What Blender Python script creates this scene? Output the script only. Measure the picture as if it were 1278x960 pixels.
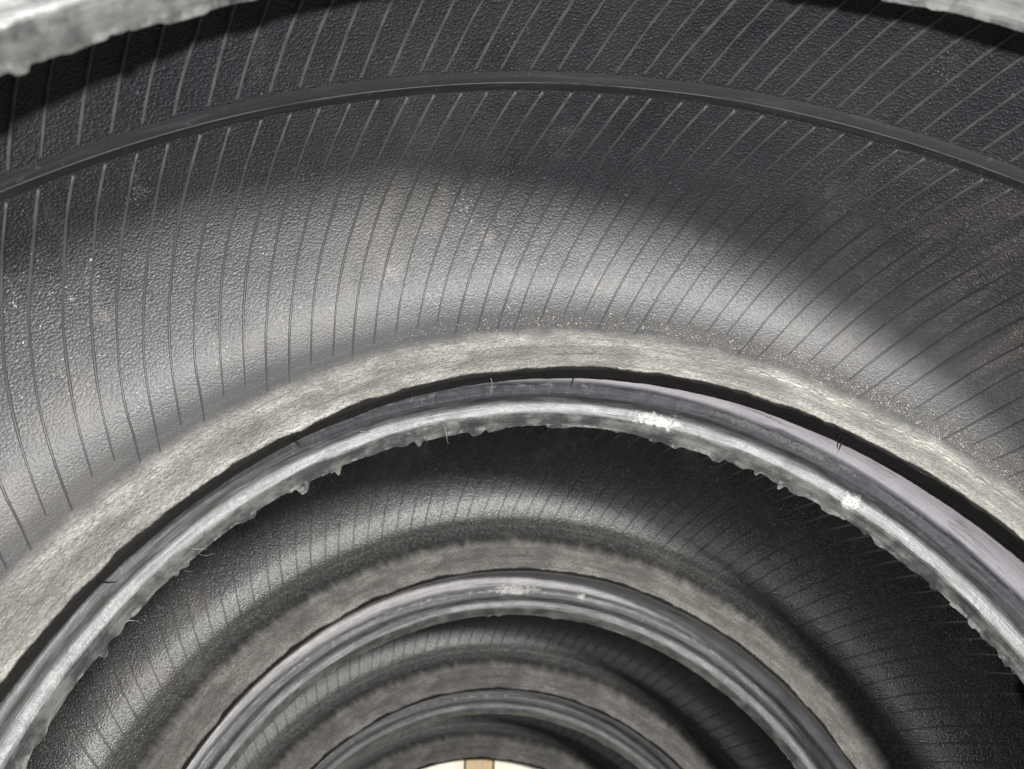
import bpy, math, random
import numpy as np
from mathutils import Matrix, Vector

for o in list(bpy.data.objects):
    bpy.data.objects.remove(o)
S = bpy.context.scene
C = S.collection
PI = math.pi
FZ = 0.925                      # camera height above the floor (metres)

# ------------------------------------------------------------ camera
# depth frame used while measuring: x right, y towards the viewer's feet, z down the axis of the stack
M = np.array([[0.99568732, 0.0, -0.0927726],
              [0.05730824, 0.78639176, 0.61506403],
              [0.07295561, -0.61772809, 0.78300031]])
def w(v): return Vector((v[0], -v[1], -v[2]))
cam = bpy.data.cameras.new('camera')
cam_ob = bpy.data.objects.new('camera', cam); C.objects.link(cam_ob)
R_, U_, B_ = w(M[0]), w(-M[1]), w(-M[2])
mw = Matrix((R_, U_, B_)).transposed().to_4x4()
mw.translation = Vector((-0.0581, -0.0173, FZ))
cam_ob.matrix_world = mw
cam.sensor_width = 36; cam.lens = 36 * 1016.8 / 1278
cam.clip_start = 0.005; cam.clip_end = 100
cam.dof.use_dof = True; cam.dof.focus_distance = 0.34; cam.dof.aperture_fstop = 15
S.camera = cam_ob

# ------------------------------------------------------------ world, lamps, exposure
wd = bpy.data.worlds.new('World'); S.world = wd; wd.use_nodes = True
bg = wd.node_tree.nodes['Background']
bg.inputs[0].default_value = (0.80, 0.86, 1.0, 1); bg.inputs[1].default_value = 0.055
S.view_settings.view_transform = 'Standard'; S.view_settings.look = 'None'
S.view_settings.exposure = 0; S.view_settings.gamma = 1
def lamp(name, pos, target, size, power, color):
    l = bpy.data.lights.new(name, 'AREA'); l.shape = 'DISK'; l.size = size; l.energy = power; l.color = color
    o = bpy.data.objects.new(name, l); C.objects.link(o)
    o.location = pos
    o.rotation_euler = (Vector(target) - Vector(pos)).to_track_quat('-Z', 'Y').to_euler()
    return o
lamp('overhead_lamp', (0.15, -0.08, FZ + 0.42), (-0.03, 0.14, FZ - 0.25), 0.085, 24.5, (1.0, 0.975, 0.925))
lamp('hand_torch', (-0.075, -0.18, FZ + 0.10), (0.05, 0.22, FZ - 0.18), 0.010, 3.3, (0.97, 0.96, 1.0))

# ------------------------------------------------------------ node helpers
class NT:
    def __init__(s, name):
        s.m = bpy.data.materials.new(name); s.m.use_nodes = True
        s.t = s.m.node_tree; s.b = s.t.nodes['Principled BSDF']
        s.tc = s.t.nodes.new('ShaderNodeTexCoord')
        sp = s.t.nodes.new('ShaderNodeSeparateXYZ'); s.L(s.tc.outputs['UV'], sp.inputs[0])
        s.u, s.v = sp.outputs[0], sp.outputs[1]
        s.obj = s.tc.outputs['Object']
    def L(s, a, b): s.t.links.new(a, b)
    def set(s, inp, v):
        if isinstance(v, bpy.types.NodeSocket): s.L(v, inp)
        else: inp.default_value = v
    def math(s, op, a, b=0.0, c=None, clamp=False):
        n = s.t.nodes.new('ShaderNodeMath'); n.operation = op; n.use_clamp = clamp
        s.set(n.inputs[0], a); s.set(n.inputs[1], b)
        if c is not None: s.set(n.inputs[2], c)
        return n.outputs[0]
    def noise(s, vec, scale, detail=4, rough=0.55, dist=0.0):
        n = s.t.nodes.new('ShaderNodeTexNoise'); s.set(n.inputs['Vector'], vec)
        n.inputs['Scale'].default_value = scale; n.inputs['Detail'].default_value = detail
        n.inputs['Roughness'].default_value = rough; n.inputs['Distortion'].default_value = dist
        return n.outputs['Fac']
    def voro(s, vec, scale, feature='F1', out='Distance', rnd=1.0):
        n = s.t.nodes.new('ShaderNodeTexVoronoi'); n.feature = feature; n.voronoi_dimensions = '2D'; s.set(n.inputs['Vector'], vec)
        n.inputs['Scale'].default_value = scale; n.inputs['Randomness'].default_value = rnd
        return n.outputs[out]
    def step(s, x, a, b):                       # smoothstep a..b -> 0..1
        n = s.t.nodes.new('ShaderNodeMapRange'); n.interpolation_type = 'SMOOTHSTEP'
        s.set(n.inputs[0], x); n.inputs[1].default_value = min(a, b); n.inputs[2].default_value = max(a, b)
        n.inputs[3].default_value = 0.0 if a < b else 1.0; n.inputs[4].default_value = 1.0 if a < b else 0.0
        return n.outputs[0]
    def scaled(s, su, sv, off=0.0):             # stretched uv vector
        n = s.t.nodes.new('ShaderNodeCombineXYZ')
        s.L(s.math('MULTIPLY', s.u, su), n.inputs[0]); s.L(s.math('MULTIPLY', s.v, sv), n.inputs[1])
        n.inputs[2].default_value = off
        return n.outputs[0]
    def mix(s, f, a, b):
        n = s.t.nodes.new('ShaderNodeMix'); n.data_type = 'RGBA'; s.set(n.inputs[0], f)
        s.set(n.inputs[6], a); s.set(n.inputs[7], b)
        return n.outputs[2]
    def mul(s, *a):
        r = a[0]
        for b in a[1:]: r = s.math('MULTIPLY', r, b)
        return r
    def bump(s, h, dist, strength=1.0, prev=None):
        n = s.t.nodes.new('ShaderNodeBump'); s.set(n.inputs['Strength'], strength)
        n.inputs['Distance'].default_value = dist; s.L(h, n.inputs['Height'])
        if prev is not None: s.L(prev, n.inputs['Normal'])
        return n.outputs[0]
    def bumps(s, items):                        # items: (height 0..1, amplitude in mm, factor) summed into one bump
        tot = None
        for h, amp, fac in items:
            x = s.math('MULTIPLY', h, amp)
            if fac is not None: x = s.math('MULTIPLY', x, fac)
            tot = x if tot is None else s.math('ADD', tot, x)
        return s.bump(tot, .001)
    def done(s, color, rough, normal=None, spec=0.5):
        s.set(s.b.inputs['Base Color'], color); s.set(s.b.inputs['Roughness'], rough)
        s.set(s.b.inputs['Specular IOR Level'], spec)
        if normal is not None: s.L(normal, s.b.inputs['Normal'])
        return s.m

# ------------------------------------------------------------ tyre section (r, q): q = distance from the mid plane
P_ = 0.2135; H_ = P_ / 2
def catmull(pts, n):
    pts = np.array(pts, float); out = []
    ext = np.vstack([2 * pts[0] - pts[1], pts, 2 * pts[-1] - pts[-2]])
    for i in range(1, len(ext) - 2):
        a, b, c, d = ext[i - 1:i + 3]
        for t in np.linspace(0, 1, n, endpoint=False):
            out.append(.5 * ((2 * b) + (c - a) * t + (2 * a - 5 * b + 4 * c - d) * t * t + (3 * b - a - 3 * c + d) * t ** 3))
    out.append(pts[-1]); return np.array(out)
lin_half = [(.284, 0), (.2838, .02), (.2815, .04), (.2765, .058), (.268, .074), (.257, .0855), (.246, .0905), (.237, .0911)]
lin_half_s = catmull(lin_half, 7)
bead_in = [(.237, .0911), (.230, .0906), (.222, .0885), (.2155, .0853), (.210, .0822), (.206, .0806), (.2030, .0796), (.2008, .0793)]
bead_out = [(.1998, .0791), (.2000, .0803), (.2004, .0818), (.2008, .0834), (.2011, .0848), (.2016, .0860), (.2027, .0870), (.2043, .0880),
            (.2056, .0890), (.2063, .0904), (.2067, .0922), (.2074, .0940), (.2088, .0954), (.2102, .0966), (.2110, .0980), (.2118, .0993), (.2135, .1006),
            (.2165, .1020), (.2225, .1028), (.230, .1036), (.238, .1051), (.246, .1060)]
bead_prof = np.vstack([catmull(bead_in, 3), catmull(bead_out, 3)])
n_in = len(catmull(bead_in, 3))
bead_all = bead_prof
side_prof = catmull([(.246, .1060), (.256, .1066), (.270, .1066), (.285, .1045), (.298, .0985), (.308, .090), (.313, .082)], 4)
def arclen(p, s0): return s0 + np.r_[0, np.cumsum(np.hypot(*np.diff(p, axis=0).T))]
s_lin = arclen(lin_half_s, 0); s_bead = arclen(bead_prof, s_lin[-1]); S_TOE = float(s_bead[n_in]); S_CR = float(s_lin[-1]); 
def s_at(r, q): return float(s_bead[n_in:][np.argmin(np.hypot(bead_prof[n_in:, 0] - r, bead_prof[n_in:, 1] - q))])
S_RIDGE = s_at(.2027, .0870); S_GROOVE = s_at(.2066, .0918); S_BUMP = s_at(.2100, .0964); S_HEEL = s_at(.2165, .102)
S_CRS = float(s_bead[3]); S_PALE = float(s_bead[12])

# ------------------------------------------------------------ materials
U0 = 1.6 / (2 * PI)
def make_liner(name, dashes, tooth, pale, dark, spec):
    n = NT(name); av = n.math('ABSOLUTE', n.v)
    big = n.noise(n.obj, 9, 4, .6); mid = n.noise(n.obj, 45, 5, .6); 
    # leather grain of the bladder print
    cell = n.voro(n.scaled(1, 1), 900)
    worm = n.noise(n.obj, 1250, 1.5, .5, .8)
    grain = n.math('ADD', n.math('MULTIPLY', cell, .9), n.math('MULTIPLY', worm, 1.1))
    fade = n.math('SUBTRACT', 1.0, n.math('MULTIPLY', n.step(av, .035, .100), .72))
    # dusty chafer cloth near the bead
    ragged = n.math('ADD', av, n.math('MULTIPLY', n.math('SUBTRACT', n.noise(n.scaled(*((170, 14) if tooth > .01 else (75, 60))), 1.0, 5, .62), .5), tooth))
    chaf = n.mul(n.step(ragged, S_CR + (.0015 if dark == 1 else .0075), S_CR + (.0115 if dark == 1 else .0175)))
    crease = n.mul(n.step(av, S_CR - .022, S_CR - .002), n.step(ragged, S_CR + (.010 if dark == 1 else .017), S_CR + .004))
    edge = n.step(n.math('ADD', av, n.math('MULTIPLY', n.math('SUBTRACT', n.noise(n.scaled(28, 60), 1.0, 6, .65), .5), .007)), S_TOE - .0030, S_TOE - .0016)
    film = n.math('MULTIPLY', n.step(big, .38, .68), .55)
    patch = n.mul(n.step(mid, .56, .76), .5)
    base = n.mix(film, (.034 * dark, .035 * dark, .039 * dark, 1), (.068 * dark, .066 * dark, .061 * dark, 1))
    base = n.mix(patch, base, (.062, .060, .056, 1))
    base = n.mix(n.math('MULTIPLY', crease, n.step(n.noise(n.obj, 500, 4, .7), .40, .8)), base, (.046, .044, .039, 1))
    clo = n.mix(n.step(n.noise(n.scaled(520, 760), 1.0, 4, .7), .28, .74), (.118, .114, .107, 1), (.315, .306, .286, 1))
    clo = n.mix(n.math('MULTIPLY', n.step(n.noise(n.scaled(9, 620, 21), 1.0, 3, .6), .50, .64), .42), clo, (.070, .066, .060, 1))
    clo = n.mix(n.mul(n.step(n.noise(n.scaled(120, 900, 3), 1.0, 3, .6), .52, .66), .45), clo, (.33, .32, .29, 1))
    # impressed stitch marks running round the cloth
    fu = n.math('ABSOLUTE', n.math('SUBTRACT', n.math('FRACT', n.math('DIVIDE', n.u, .0084)), .5))
    vd = n.math('ABSOLUTE', n.math('SUBTRACT', n.math('ADD', av, n.math('MULTIPLY', n.math('SUBTRACT', n.noise(n.scaled(60, 4), 1.0, 2, .5), .5), .003)), S_CR + .0125))
    dash = n.mul(n.step(n.math('ADD', fu, n.math('MULTIPLY', n.noise(n.obj, 260, 3, .6), .3)), .50, .28), n.step(vd, .0014, .0002), n.step(n.u, U0 * math.radians(-92), U0 * math.radians(-68)), dashes)
    clo = n.mix(n.math('MULTIPLY', dash, .45), clo, (.50, .48, .44, 1))
    clo = n.mix(n.math('MULTIPLY', n.step(n.noise(n.scaled(60, 130, 7), 1.0, 5, .7), .60, .42), .38), clo, (.045, .043, .040, 1))
    clo = n.mix(n.math('MULTIPLY', n.step(n.noise(n.obj, 26, 3, .6), .60, .42), .35), clo, (.050, .048, .044, 1))
    base = n.mix(n.math('MULTIPLY', chaf, .92 * pale), base, clo)
    stain = n.mul(n.step(n.noise(n.scaled(22, 13, 40), 1.0, 6, .7), .50, .64), n.step(av, .112, .09))
    base = n.mix(n.math('MULTIPLY', stain, .6), base, (.017 * dark, .018 * dark, .021 * dark, 1))
    haze_ = n.mul(n.step(n.noise(n.scaled(34, 20, 60), 1.0, 6, .75), .56, .72), n.step(av, .112, .09))
    base = n.mix(n.math('MULTIPLY', haze_, .45 * dark), base, (.150, .138, .120, 1))
    # dust caught on the grain between the ribs
    ur = n.math('ADD', n.u, n.math('MULTIPLY', n.v, .444))
    cv = n.t.nodes.new('ShaderNodeCombineXYZ'); n.L(n.math('MULTIPLY', ur, 130), cv.inputs[0]); n.L(n.math('MULTIPLY', n.v, 22), cv.inputs[1])
    ribst = n.step(n.noise(cv.outputs[0], 1.0, 4, .6), .42, .62)
    reg = n.math('MAXIMUM', n.mul(n.step(n.u, U0 * math.radians(-76), U0 * math.radians(-50)), n.step(n.v, -.02, .02), n.step(n.v, .105, .06), dashes), n.math('MULTIPLY', n.step(big, .52, .70), .45))
    fleck = n.mul(n.step(n.math('ADD', n.voro(n.scaled(1, 1), 950), n.math('MULTIPLY', n.noise(n.obj, 800, 3, .7), .5)), .62, .38), n.step(n.noise(n.obj, 230, 4, .7), .36, .60))
    dust = n.mul(reg, n.math('MAXIMUM', n.math('MULTIPLY', ribst, n.math('ADD', .22, fleck)), .06), .62)
    base = n.mix(dust, base, (.27, .228, .182, 1))
    base = n.mix(edge, base, (.007, .007, .007, 1))
    spk = n.mul(n.step(n.voro(n.scaled(1, 1), 420), .16, .08), n.step(n.noise(n.obj, 60, 3, .7), .58, .70))
    base = n.mix(n.math('MULTIPLY', spk, .5), base, (.30, .28, .25, 1))
    nb = n.bumps([(grain, .62, fade), (dash, .5, None), (n.noise(n.scaled(480, 480), 1.0, 3, .65), (.75 if dark == 1 else .25), chaf), (mid, .5, None)])
    rough = n.math('ADD', .50 if dark == 1 else .40, n.math('MULTIPLY', chaf, .4))
    rough = n.math('ADD', rough, n.math('MULTIPLY', film, .12)); rough = n.math('ADD', rough, n.math('MULTIPLY', edge, .2))
    return n.done(base, rough, nb, n.math('SUBTRACT', spec, n.math('MULTIPLY', n.math('MAXIMUM', edge, chaf), spec - .1)))
def make_band():
    n = NT('smooth_band_rubber')
    st = n.noise(n.scaled(12, 1600), 1.0, 4, .6)
    base = n.mix(n.step(st, .35, .7), (.020, .021, .023, 1), (.033, .034, .036, 1))
    base = n.mix(n.mul(n.step(n.noise(n.obj, 300, 4, .7), .60, .74), .6), base, (.12, .11, .10, 1))
    base = n.mix(n.mul(n.step(n.noise(n.scaled(25, 300, 2), 1.0, 5, .7), .50, .66), .7), base, (.060, .059, .057, 1))
    ln = n.mul(n.step(n.math('ABSOLUTE', n.math('SUBTRACT', n.v, .00025)), .00030, .00012), n.step(n.noise(n.scaled(30, 10), 1.0, 4, .7), .30, .55))
    base = n.mix(n.math('MULTIPLY', ln, .8), base, (.20, .20, .19, 1))
    return n.done(base, .6, n.bump(st, .0001, .6), .3)
def make_rib():
    n = NT('rib_rubber')
    sp = n.t.nodes.new('ShaderNodeSeparateXYZ'); n.L(n.obj, sp.inputs[0])
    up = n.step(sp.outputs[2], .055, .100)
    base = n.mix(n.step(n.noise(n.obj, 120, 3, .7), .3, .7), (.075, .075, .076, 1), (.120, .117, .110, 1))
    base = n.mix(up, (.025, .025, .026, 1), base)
    return n.done(base, .45, n.bump(n.noise(n.obj, 1500, 2, .6), .0001, .4))
def make_bead(name, patches, white=1.0, gain=1.0, film=.85, bmp=1.0):
    n = NT(name)
    av = n.math('ABSOLUTE', n.v)
    streak = n.noise(n.scaled(14, 700), 1.0, 5, .6); streak2 = n.noise(n.scaled(45, 380, 5), 1.0, 5, .65)
    mid = n.noise(n.obj, 70, 5, .65); fine = n.noise(n.obj, 700, 4, .7)
    base = n.mix(n.step(streak, .35, .70), (.048, .050, .054, 1), (.095, .097, .101, 1))
    # smooth flange ledge: pale violet grey film
    ledge = n.step(av, S_BUMP + .001, S_BUMP + .004)
    base = n.mix(n.math('MULTIPLY', ledge, film), base, n.mix(n.step(streak2, .3, .7), (.50, .47, .485, 1), (.60, .56, .56, 1)))
    dk = n.mul(n.step(n.noise(n.scaled(26, 520, 12), 1.0, 6, .7), .50, .66), n.step(n.noise(n.obj, 40, 3, .6), .40, .60))
    base = n.mix(n.math('MULTIPLY', dk, .75), base, (.014, .015, .016, 1))
    xs = n.mul(n.step(n.noise(n.scaled(380, 90, 31), 1.0, 5, .7), .56, .70), n.step(n.noise(n.obj, 55, 3, .6), .45, .60))
    base = n.mix(n.math('MULTIPLY', xs, .5), base, (.19, .185, .175, 1))
    # dark green grey in the groove, broken by streaks
    gro = n.mul(n.step(av, S_GROOVE - .0035, S_GROOVE - .0012), n.step(av, S_GROOVE + .0022, S_GROOVE + .0008))
    base = n.mix(n.mul(gro, n.step(streak2, .40, .60)), base, (.030, .033, .028, 1))
    # dark and green grey mottling on the skirt
    skirt = n.mul(n.step(av, S_TOE - .0015, S_TOE), n.step(av, S_RIDGE - .0004, S_RIDGE - .0022))
    base = n.mix(n.mul(skirt, .8), base, n.mix(n.step(mid, .38, .62), (.016, .017, .018, 1), (.085, .086, .078, 1)))
    # worn white scuffs along the ridges; pale rim light painted onto the torn flash
    rd = n.math('ABSOLUTE', n.math('SUBTRACT', av, S_BUMP)); r2 = n.math('ABSOLUTE', n.math('SUBTRACT', av, S_RIDGE + .001))
    scuffn = n.noise(n.scaled(110, 420, 9), 1.0, 6, .72)
    where = n.step(n.noise(n.obj, 22, 2, .5), .34, .56)
    sc = n.mul(n.step(scuffn, .52, .60), n.math('ADD', n.step(rd, .0022, .0002), n.math('MULTIPLY', n.step(r2, .0022, .0004), .6)), where)
    tip = n.mul(n.step(n.math('ABSOLUTE', n.math('SUBTRACT', av, S_TOE + .0004)), .0011, .0002), n.step(n.noise(n.obj, 160, 4, .6), .50, .62))
    wht = n.math('MAXIMUM', n.math('MULTIPLY', sc, .85 * white), n.math('MULTIPLY', tip, .35))
    for (pu, pv, ru, rv, k) in patches:
        du = n.math('DIVIDE', n.math('SUBTRACT', n.u, pu), ru); dv = n.math('DIVIDE', n.math('SUBTRACT', n.v, pv), rv)
        dd = n.math('SQRT', n.math('ADD', n.math('MULTIPLY', du, du), n.math('MULTIPLY', dv, dv)))
        mk = n.step(n.math('ADD', dd, n.math('MULTIPLY', n.math('SUBTRACT', n.noise(n.obj, 300, 6, .75), .5), 4.5)), 1.15, .70)
        wht = n.math('MAXIMUM', wht, n.math('MULTIPLY', mk, k))
    base = n.mix(n.math('MULTIPLY', wht, n.step(n.noise(n.obj, 900, 3, .7), .30, .55)), base, (.27, .268, .255, 1))
    if gain < 1: base = n.mix(1 - gain, base, (0, 0, 0, 1))
    nb = n.bumps([(streak, .3 * bmp, None), (streak2, .3 * bmp, None), (fine, .22 * bmp, None), (mid, .5 * bmp, None)])
    rough = n.math('ADD', .41, n.math('MULTIPLY', wht, .4)); rough = n.math('ADD', rough, n.math('MULTIPLY', n.step(mid, .4, .7), .16))
    return n.done(base, rough, nb, .42)
def simple(name, col, rough, nscale=200, var=.4, spec=.4):
    n = NT(name)
    a = tuple(c * (1 - var) for c in col) + (1,); b = tuple(min(1, c * (1 + var)) for c in col) + (1,)
    return n.done(n.mix(n.noise(n.obj, nscale, 4, .6), a, b), rough, None, spec)
M_liner1 = make_liner('liner_rubber_dusty', 1.0, .008, 1.0, 1.0, .42); M_liner_shade = make_liner('liner_rubber_shade', 0.0, .012, .66, .24, .55); M_band = make_band(); M_rib = make_rib()  # lower tyres' liner: less dust, and their unlit depth darkened into the colour
M_side = simple('sidewall_rubber', (.03, .03, .031), .55); M_tread = simple('tread_rubber', (.025, .025, .025), .7)
M_grit = simple('grit', (.34, .30, .245), .8, 1200, .55)
M_hair = simple('rubber_thread', (.004, .004, .004), .9, 200, .4, .05); M_lint = simple('pale_thread', (.16, .155, .145), .8)

# ------------------------------------------------------------ mesh helpers
def np_mesh(name, V, F, mat, parent=None, uv=None, smooth=True):
    me = bpy.data.meshes.new(name)
    V = np.asarray(V, np.float32); F = np.asarray(F, np.int32); k = F.shape[1]
    me.vertices.add(len(V)); me.vertices.foreach_set('co', V.ravel())
    me.loops.add(F.size); me.loops.foreach_set('vertex_index', F.ravel())
    me.polygons.add(len(F)); me.polygons.foreach_set('loop_start', np.arange(0, F.size, k, dtype=np.int32))
    me.polygons.foreach_set('loop_total', np.full(len(F), k, np.int32))
    me.polygons.foreach_set('use_smooth', np.full(len(F), smooth))
    if uv is not None:
        l = me.uv_layers.new(name='UVMap'); l.data.foreach_set('uv', np.asarray(uv, np.float32)[F.ravel()].ravel())
    me.update(calc_edges=True); me.validate(); me.materials.append(mat)
    o = bpy.data.objects.new(name, me); C.objects.link(o)
    if parent is not None: o.parent = parent
    return o
def revolve(name, prof, svals, sign, nseg, mat, parent, dr=None, dq=None):
    """revolve an (r,q) profile; sign=+1 lower half (q down), -1 upper; angle a is measured as seen in the photo
    (0 = right, -90 deg = far wall); a seam duplicate column faces the viewer's side"""
    a = np.linspace(-1.5 * PI, .5 * PI, nseg + 1)
    r = prof[:, 0][None, :] + (0 if dr is None else dr); q = prof[:, 1][None, :] + (0 if dq is None else dq)
    r = np.broadcast_to(r, (nseg + 1, len(prof))).copy(); q = np.broadcast_to(q, r.shape).copy()
    r[-1] = r[0]; q[-1] = q[0]
    A = a[:, None]
    V = np.stack([r * np.cos(A), -r * np.sin(A), H_ - sign * q], -1).reshape(-1, 3)
    UV = np.stack([np.broadcast_to(A * U0, r.shape), np.broadcast_to(sign * svals[None, :], r.shape)], -1).reshape(-1, 2)
    m = len(prof); i = np.arange(nseg)[:, None] * m; j = np.arange(m - 1)[None, :]
    b = (i + j).ravel()
    F = np.stack([b, b + 1, b + m + 1, b + m], 1)
    if sign < 0: F = F[:, ::-1]
    return np_mesh(name, V, F, mat, parent, UV)
def pnoise(rng, n, knots, kind='smooth'):
    k = rng.random(knots) * 2 - 1; x = np.linspace(0, knots, n)
    i = np.floor(x).astype(int) % knots; t = x - np.floor(x)
    if kind == 'smooth': t = t * t * (3 - 2 * t)
    return k[i] * (1 - t) + k[(i + 1) % knots] * t
def empty(name, loc, label, cat, group=None):
    o = bpy.data.objects.new(name, None); o.empty_display_size = .05; C.objects.link(o); o.location = loc
    o['label'] = label; o['category'] = cat
    if group: o['group'] = group
    return o

# rib meshes: shared variants; a copy is only rotated round the axis
lin_full = np.vstack([np.c_[lin_half_s[::-1][:-1, 0], -lin_half_s[::-1][:-1, 1]], lin_half_s])
s_full = np.r_[-s_lin[::-1][:-1], s_lin]
s_ext = np.r_[s_full, s_bead[1:n_in]]; lin_ext = np.vstack([lin_full, bead_prof[1:n_in]])
def lin_pt(s):
    return np.interp(s, s_ext, lin_ext[:, 0]), np.interp(s, s_ext, lin_ext[:, 1])
def lin_frame(s):
    r, q = lin_pt(s); r2, q2 = lin_pt(s + .0004); r1, q1 = lin_pt(s - .0004)
    t = np.array([r2 - r1, q2 - q1]); t /= np.hypot(*t)
    return r, q, -abs(t[1]) if abs(t[1]) > 1e-9 else 0.0, (t[0] * np.sign(t[1]) if abs(t[1]) > 1e-6 else 0)
def drift(s): return np.radians(-0.10 * s * 1000 + (0.012 * s * 1000 if s < 0 else 0))
def surf(s, ang, h):
    r, q = lin_pt(s); r2, q2 = lin_pt(min(s + .0006, s_ext[-1])); r1, q1 = lin_pt(max(s - .0006, s_full[0]))
    t = np.array([r2 - r1, q2 - q1]); t /= np.hypot(*t)      # along +s
    nr, nq = -t[1], t[0]                                       # inward normal (towards the axis / cavity)
    r += nr * h; q += nq * h
    return (r * np.cos(ang), -r * np.sin(ang), H_ - q)
def rib_mesh(rng, idx):
    s0 = -.112; s1 = rng.uniform(S_CR - .006, S_CR + .006)
    ss = np.sort(np.r_[np.linspace(s0, -.0056, 25), -.0048, -.002, .0018, .0046, np.linspace(.0054, s1, 27)]); V = []
    wob = pnoise(rng, 56, 7) * math.radians(.13) + pnoise(rng, 56, 20) * math.radians(.04)
    wd_ = 1 + .25 * pnoise(rng, 56, 12)
    for k, s in enumerate(ss):
        e = min(1, (k + .3) / 3, (55.3 - k) / 4)
        hw = (.00078 - .00020 * max(0, s) / .11) * wd_[k]; ht = .00058 * e if abs(s) > .005 else -.0006
        for off, h in ((-hw, -.00025), (-hw * .55, ht), (hw * .45, ht), (hw, -.00025)):
            V.append(surf(s, drift(s) + wob[k] + off / .28, h))
    F = []
    for k in range(55):
        for j in range(3): F.append((k * 4 + j, k * 4 + j + 1, k * 4 + j + 5, k * 4 + j + 4))
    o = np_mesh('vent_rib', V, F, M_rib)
    me = o.data; bpy.data.objects.remove(o); return me
rng0 = np.random.default_rng(5)
RIBS = [rib_mesh(rng0, i) for i in range(10)]

def tube(name, pts, rad, mat, parent, sides=5):
    V = []; F = []; pts = [Vector(p) for p in pts]; n = len(pts)
    for i, p in enumerate(pts):
        t = (pts[min(i + 1, n - 1)] - pts[max(i - 1, 0)]).normalized()
        a = t.orthogonal().normalized(); b = t.cross(a)
        rr = rad * (1 - .75 * (i / (n - 1)) ** 2)
        for k in range(sides):
            an = 2 * PI * k / sides; V.append(p + (a * math.cos(an) + b * math.sin(an)) * rr)
    for i in range(n - 1):
        for k in range(sides):
            F.append((i * sides + k, i * sides + (k + 1) % sides, (i + 1) * sides + (k + 1) % sides, (i + 1) * sides + k))
    return np_mesh(name, V, F, mat, parent)
def thread(parent, deg, r, q, sign, length, dirv, rad, mat, seed, curl=.5, name='loose_thread'):
    """a frayed thread rooted on the bead at angle deg; dirv = (tangential, inward, down)"""
    rnd = random.Random(seed); a = math.radians(deg)
    er = Vector((math.cos(a), -math.sin(a), 0)); et = Vector((-math.sin(a), -math.cos(a), 0)); ez = Vector((0, 0, 1))
    p = er * r + ez * (H_ - sign * q)
    d = (et * dirv[0] - er * dirv[1] - ez * dirv[2]).normalized(); pts = [p]
    n = 14
    for i in range(n):
        d = (d + Vector((rnd.uniform(-1, 1), rnd.uniform(-1, 1), rnd.uniform(-1, 1))) * curl * .5).normalized()
        p = p + d * length / n; pts.append(p)
    return tube(name, pts, rad * (.55 if mat is M_lint else 1), mat, parent)

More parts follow.
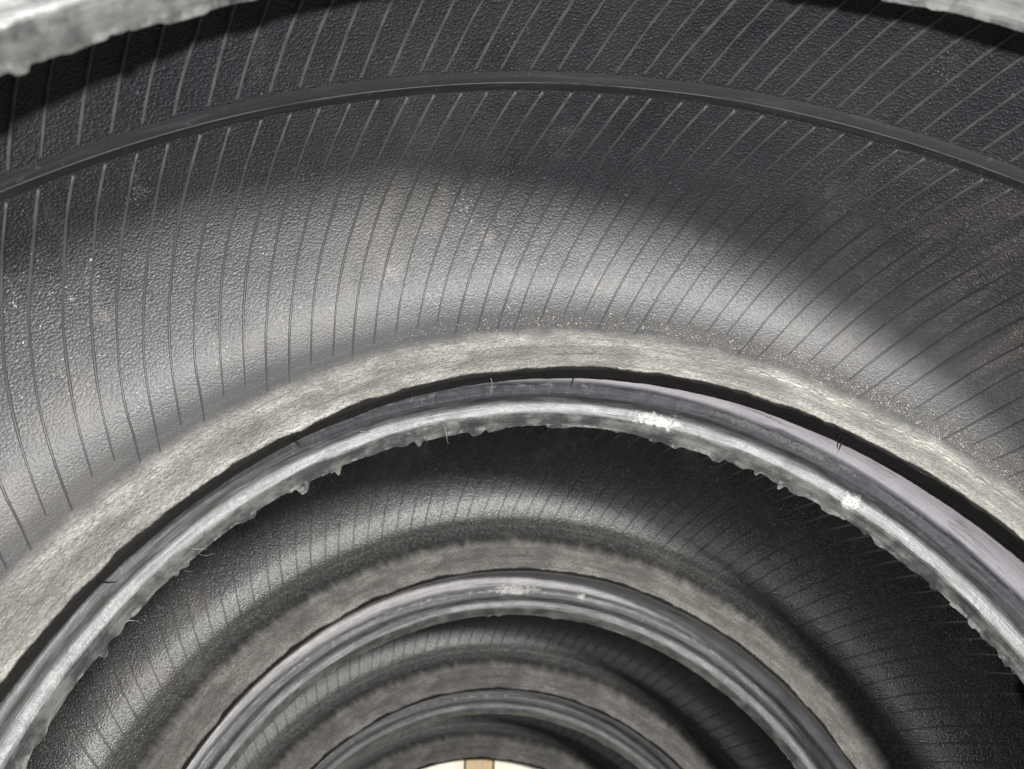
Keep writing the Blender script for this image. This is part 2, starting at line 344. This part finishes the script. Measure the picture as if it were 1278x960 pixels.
def tyre(z0, off, label, seed, nb_seg, patches, flash, sc=1.0):
    rng = np.random.default_rng(seed); lin_m = M_liner1 if seed == 11 else M_liner_shade
    t = empty('tyre', (off[0], -off[1], z0), label, 'tyre', 'car tyres lying flat on one another in a stack')
    t.scale = (1, 1, 1)
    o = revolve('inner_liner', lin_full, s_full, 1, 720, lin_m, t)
    # smooth band round the middle of the liner, with its thin moulded line
    bp = [(-.0046, -.0002), (-.0043, .00025), (-.0004, .0002), (.0000, .00050), (.0005, .00050), (.0009, .00012), (.0036, .00022), (.0040, -.0002)]
    nseg = 720; a = np.linspace(-1.5 * PI, .5 * PI, nseg + 1); wv = pnoise(rng, nseg + 1, 40) * .0002 + pnoise(rng, nseg + 1, 9) * .0006
    wv[-1] = wv[0]
    V = np.stack([np.stack([(.284 - h) * np.cos(a), -(.284 - h) * np.sin(a), H_ - (s + wv)], -1) for s, h in bp], 1).reshape(-1, 3)
    UV = np.stack([np.stack([a * U0, np.full_like(a, s)], -1) for s, h in bp], 1).reshape(-1, 2)
    b = (np.arange(nseg)[:, None] * len(bp) + np.arange(len(bp) - 1)[None]).ravel()
    np_mesh('centre_band', V, np.stack([b, b + 1, b + len(bp) + 1, b + len(bp)], 1), M_band, t, UV)
    for sign in (-1, 1):
        np_ = len(bead_prof); A = nb_seg + 1
        dr = np.zeros((A, np_)); dq = np.zeros((A, np_))
        # torn flash along the toe: scallops of uneven size, sudden steps
        kn = []; x = 0.0
        while x < 2 * PI:
            kn.append(x); x += rng.uniform(.004, .022) if rng.random() < .7 else rng.uniform(.02, .06)
        kn = np.array(kn); hv = rng.random(len(kn)) ** 2.2; hv[rng.random(len(kn)) < .25] *= .2
        xx = np.linspace(0, 2 * PI, A)
        i0 = np.clip(np.searchsorted(kn, xx, 'right') - 1, 0, len(kn) - 1); kx = np.r_[kn, 2 * PI + .001]; kh = np.r_[hv, hv[0]]
        tt = np.clip((xx - kx[i0]) / (kx[i0 + 1] - kx[i0]), 0, 1); edge_ = rng.uniform(.15, .8, len(kn))[i0]
        tt = np.clip((tt - edge_) / (1 - edge_), 0, 1); tt = tt * tt * (3 - 2 * tt)          # plateaus with rounded falls
        e = (kh[i0] * (1 - tt) + kh[i0 + 1] * tt) * .0038 * (1 + .45 * np.clip(pnoise(rng, A, 40) * 2, -1, 1)) + np.interp(xx, np.linspace(0, 2 * PI, 1500), rng.random(1500)) * .0003
        big = (pnoise(rng, A, 46) > .15) * 1.0
        sm = np.convolve(np.r_[big[-4:], big, big[:4]], np.ones(7) / 7, 'same')[4:-4]
        e += sm * .0011 * (.6 + .4 * pnoise(rng, A, 90))
        e *= flash[0 if sign < 0 else 1]
        idx = n_in
        wgt = np.exp(-((np.arange(np_) - idx + .3) / 1.25) ** 2)
        dr -= e[:, None] * wgt * .35; dq -= e[:, None] * wgt * 1.0
        # soft unevenness of the seat, stretched along the bead
        for knots, amp in ((60, .00030), (240, .00016), (700, .00008)):
            for c in range(0, np_, 5):
                w_ = np.exp(-((np.arange(np_) - c) / 3.2) ** 2)
                dr += pnoise(rng, A, knots)[:, None] * w_ * amp
                dq += pnoise(rng, A, knots)[:, None] * w_ * amp * .5
        lock = np.clip(np.minimum(np.arange(np_) / 6, (np_ - 1 - np.arange(np_)) / 6), 0, 1)
        if seed == 11 and sign < 0: dq += .0042; dr += .0010
        dr *= lock; dq *= lock
        k0 = n_in + 1
        revolve('chafer_strip', bead_prof[:k0], s_bead[:k0], sign, nb_seg, lin_m, t, dr[:, :k0], dq[:, :k0])
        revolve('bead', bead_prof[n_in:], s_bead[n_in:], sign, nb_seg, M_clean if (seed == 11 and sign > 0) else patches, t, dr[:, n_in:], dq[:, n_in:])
        revolve('sidewall', side_prof, arclen(side_prof, s_bead[-1]), sign, 240, M_side, t)
    # tread with four grooves
    tp = []
    for q, d in ((-.082, 0), (-.062, -.003), (-.0615, .005), (-.053, .005), (-.0525, -.004), (-.025, -.005), (-.0245, .003), (-.015, .003), (-.0145, -.005),
                 (.0145, -.005), (.015, .003), (.0245, .003), (.025, -.005), (.0525, -.004), (.053, .005), (.0615, .005), (.062, -.003), (.082, 0)):
        tp.append((.313 - d, q))
    tp = np.array(tp); revolve('tread', tp, arclen(tp, 0), 1, 240, M_tread, t)
    ph = rng.uniform(0, 2.25)
    if seed == 11: ph = -101.2 + .67 + 360
    for k in range(160):
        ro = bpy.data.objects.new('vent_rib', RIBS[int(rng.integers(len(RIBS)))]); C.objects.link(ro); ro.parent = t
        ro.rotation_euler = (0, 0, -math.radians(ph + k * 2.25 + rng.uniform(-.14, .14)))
    return t
def grit(parent, samples, seed):
    """loose mineral grains lying on the liner: one mesh, tiny octahedra; samples = list of (deg, s, size)"""
    rng = np.random.default_rng(seed); V = []; F = []
    for deg, s, sz in samples:
        c = np.array(surf(float(np.clip(s, s_full[0] + .001, S_CR + .012)), math.radians(deg), sz * .35))
        d = rng.normal(size=(3, 3)); d, _ = np.linalg.qr(d); ax = d * (sz * rng.uniform(.35, 1, 3))[:, None]
        b = len(V); V += [c + ax[0], c - ax[0], c + ax[1], c - ax[1], c + ax[2], c - ax[2]]
        for i in (0, 1):
            for j in (2, 3):
                for k in (4, 5):
                    F.append((b + i, b + j, b + k) if (i + j + k) % 2 else (b + j, b + i, b + k))
    o = np_mesh('loose_grit', V, F, M_grit, parent, smooth=False); o['kind'] = 'stuff'; return o

def U(deg): return math.radians(deg) * U0
DEG = dict()
zc, zd, ze, zf, zg, zh, zi = .25791, .31143, .47132, .52484, .68473, .73825, .89814
def base_z(q_mid): return FZ - q_mid - H_
mids = [zd - P_ + .08, zd + .08, zf + .08, zh + .08]
offs = [(.0044, .0045), (-.0019, -.0064), (-.0006, -.0005), (-.0019, .0023)]
B1 = make_bead('bead_rubber_top_tyre', [], .25, .50, .5, .45)
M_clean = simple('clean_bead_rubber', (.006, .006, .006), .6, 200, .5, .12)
B2 = make_bead('bead_rubber_second_tyre', [(U(-78.5), -(S_RIDGE + .001), .013, .0032, .95), (U(-52), -(S_RIDGE + .0005), .0045, .0040, .9), (U(-60), -(S_BUMP - .001), .016, .0016, .8), (U(-67), -(S_BUMP - .0005), .020, .0014, .7)])
B3 = make_bead('bead_rubber_third_tyre', [(U(-92), -(S_BUMP - .0002), .016, .0030, 1.0), (U(-80), -(S_BUMP), .003, .002, 1.0)], .7, .9, .14)
B4 = make_bead('bead_rubber_lowest_tyre', [], .6, 1.0, .25)
T1 = tyre(base_z(mids[0]), offs[0], 'topmost black tyre of the stack, its ribbed, dusty inner wall filling the upper half', 11, 2200, B1, (.5, .35))
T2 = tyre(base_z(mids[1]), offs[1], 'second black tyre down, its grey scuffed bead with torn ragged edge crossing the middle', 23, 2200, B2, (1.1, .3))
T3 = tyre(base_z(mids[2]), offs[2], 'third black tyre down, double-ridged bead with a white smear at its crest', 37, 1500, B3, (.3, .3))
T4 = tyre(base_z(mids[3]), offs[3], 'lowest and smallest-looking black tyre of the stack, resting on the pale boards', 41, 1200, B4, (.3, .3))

# ------------------------------------------------------------ grit
def scatter(rnd, n, f):
    out = []
    while len(out) < n:
        v = f(rnd)
        if v: out.append(v)
    return out
rnd = random.Random(3)
def crease_grit(r):
    d = r.uniform(-112, -22); k = (d + 112) / 90
    if r.random() > .12 + .88 * min(1, k * 1.6): return None
    s = S_CR - abs(r.gauss(0, .0045 + .007 * k)) + abs(r.gauss(0, .003))
    return d, s, .00010 + .00016 * r.random() ** 2 + (.00030 * r.random() if r.random() < .06 else 0)
def right_grit(r):
    rib = r.randint(0, 22); d0 = -70 + rib * 2.25; s = r.gauss(.034, .020)
    d = d0 + math.degrees(drift(s)) + abs(r.gauss(0, .75))
    if r.random() > .15 + .85 * min(1, max(0, (d + 72) / 22)): return None
    return d, s, r.uniform(.00012, .00036)
def anywhere(r):
    return r.uniform(-190, 10), r.uniform(-.10, .118), r.uniform(.0001, .00024) * r.choice((1, 1, 1, 1, 1.8))
def clump(d, s, spread, n):
    return lambda r: (d + r.gauss(0, spread) * 3, s + r.gauss(0, spread) * .013, r.uniform(.0002, .0005))
g = scatter(rnd, 7000, crease_grit) + scatter(rnd, 3300, right_grit) + scatter(rnd, 1500, anywhere)
g += scatter(rnd, 60, clump(-103, .055, .30, 0)) + scatter(rnd, 50, clump(-128.8, .020, .16, 0)) + scatter(rnd, 120, clump(-139, .030, 1.0, 0)) + scatter(rnd, 5, clump(-88, .05, .1, 0))
grit(T1, g, 1)
grit(T2, scatter(rnd, 900, anywhere), 2)
grit(T3, scatter(rnd, 400, anywhere), 4)

# ------------------------------------------------------------ frayed threads and moulding nibs
for deg, L, dv in ((-61.5, .007, (.1, .7, .8)), (-61.0, .008, (.1, .75, .8)), (-93.5, .0075, (-.2, .6, .9)), (-127, .0045, (.1, .8, .5)), (-97, .004, (.5, .6, .7)), (-150, .006, (.5, .9, .4))):
    thread(T1, deg, .2003, .0805, 1, L, dv, .00040, M_hair, int(-deg * 7), .12, 'rubber_nib')
for deg, L, dv, sd in ((-109, .020, (-.8, .1, -.1), 1), (-106, .014, (.9, .2, -.1), 2), (-112, .009, (-.3, .3, -.4), 3), (-104, .010, (.8, .1, .1), 7)):
    thread(T1, deg, .2012, .0815, 1, L, dv, .00022, M_lint, sd, .9)
for deg, r, q, L, dv, sd in ((-143, .2034, .0858, .020, (.1, .25, 1), 5), (-142, .2034, .0858, .012, (.5, .25, .4), 6), (-151, .1996, .0795, .010, (.8, .4, .2), 8),
                            (-107, .2035, .086, .012, (-.2, .3, 1), 9), (-109, .2032, .084, .010, (-.5, .3, .8), 10), (-116, .2032, .083, .008, (-.8, .3, .3), 12),
                            (-118, .2064, .09, .007, (1, .2, 0), 13), (-137, .2034, .085, .007, (-.7, .3, -.5), 14),
                            (-75, .2030, .087, .012, (.9, .3, .1), 15), (-104, .2064, .0905, .016, (.4, .3, .9), 16), (-112, .2012, .085, .014, (.6, .3, .7), 17), (-143.5, .2034, .0858, .024, (.0, .3, 1), 18), (-98, .2118, .099, .006, (.2, .5, .6), 19)):
    thread(T2, deg, r, q, -1, L, dv, .00026, M_lint, sd, .75)

# ------------------------------------------------------------ ground under the stack
def box(name, x0, x1, y0, y1, z0, z1, mat, parent=None, bev=.0012):
    import bmesh
    bm = bmesh.new(); bmesh.ops.create_cube(bm, size=1)
    for v in bm.verts: v.co = Vector(((x0 + x1) / 2 + v.co.x * (x1 - x0), (y0 + y1) / 2 + v.co.y * (y1 - y0), (z0 + z1) / 2 + v.co.z * (z1 - z0)))
    if bev: bmesh.ops.bevel(bm, geom=bm.edges[:], offset=bev, segments=2, affect='EDGES', profile=.6)
    me = bpy.data.meshes.new(name); bm.to_mesh(me); bm.free(); me.materials.append(mat)
    o = bpy.data.objects.new(name, me); C.objects.link(o)
    if parent: o.parent = parent
    return o
def wood(name, a, b):
    n = NT(name)
    mp = n.t.nodes.new('ShaderNodeMapping'); n.L(n.obj, mp.inputs[0]); mp.inputs['Scale'].default_value = (90, 5, 90)
    g1 = n.noise(mp.outputs[0], 1.0, 6, .65)
    return n.done(n.mix(n.step(g1, .3, .7), a + (1,), b + (1,)), .6, n.bump(g1, .0004, .5))
M_floor = simple('concrete', (.35, .34, .32), .85, 30, .2)
M_pale = wood('pale_board', (.62, .58, .49), (.78, .75, .67)); M_brown = wood('brown_board', (.36, .26, .14), (.48, .37, .22))
f = box('floor', -4, 4, -4, 4, -.12, -.030, M_floor, None, 0); f['kind'] = 'structure'
bd = empty('board_deck', (0, 0, 0), 'row of pale boards with a narrow brown one, under the lowest tyre', 'boards')
x = -.46
xs = [-.46, -.34, -.225, -.022, .0085, .105, .21, .32, .44]
for i in range(len(xs) - 1):
    o = box('board', xs[i] + .0008, xs[i + 1] - .0008, -.46, .46, -.0295, -.0003 if i % 2 else -.0006, M_brown if i == 3 else M_pale, bd)
    if i == 3: o['label'] = 'narrow yellow-brown board'
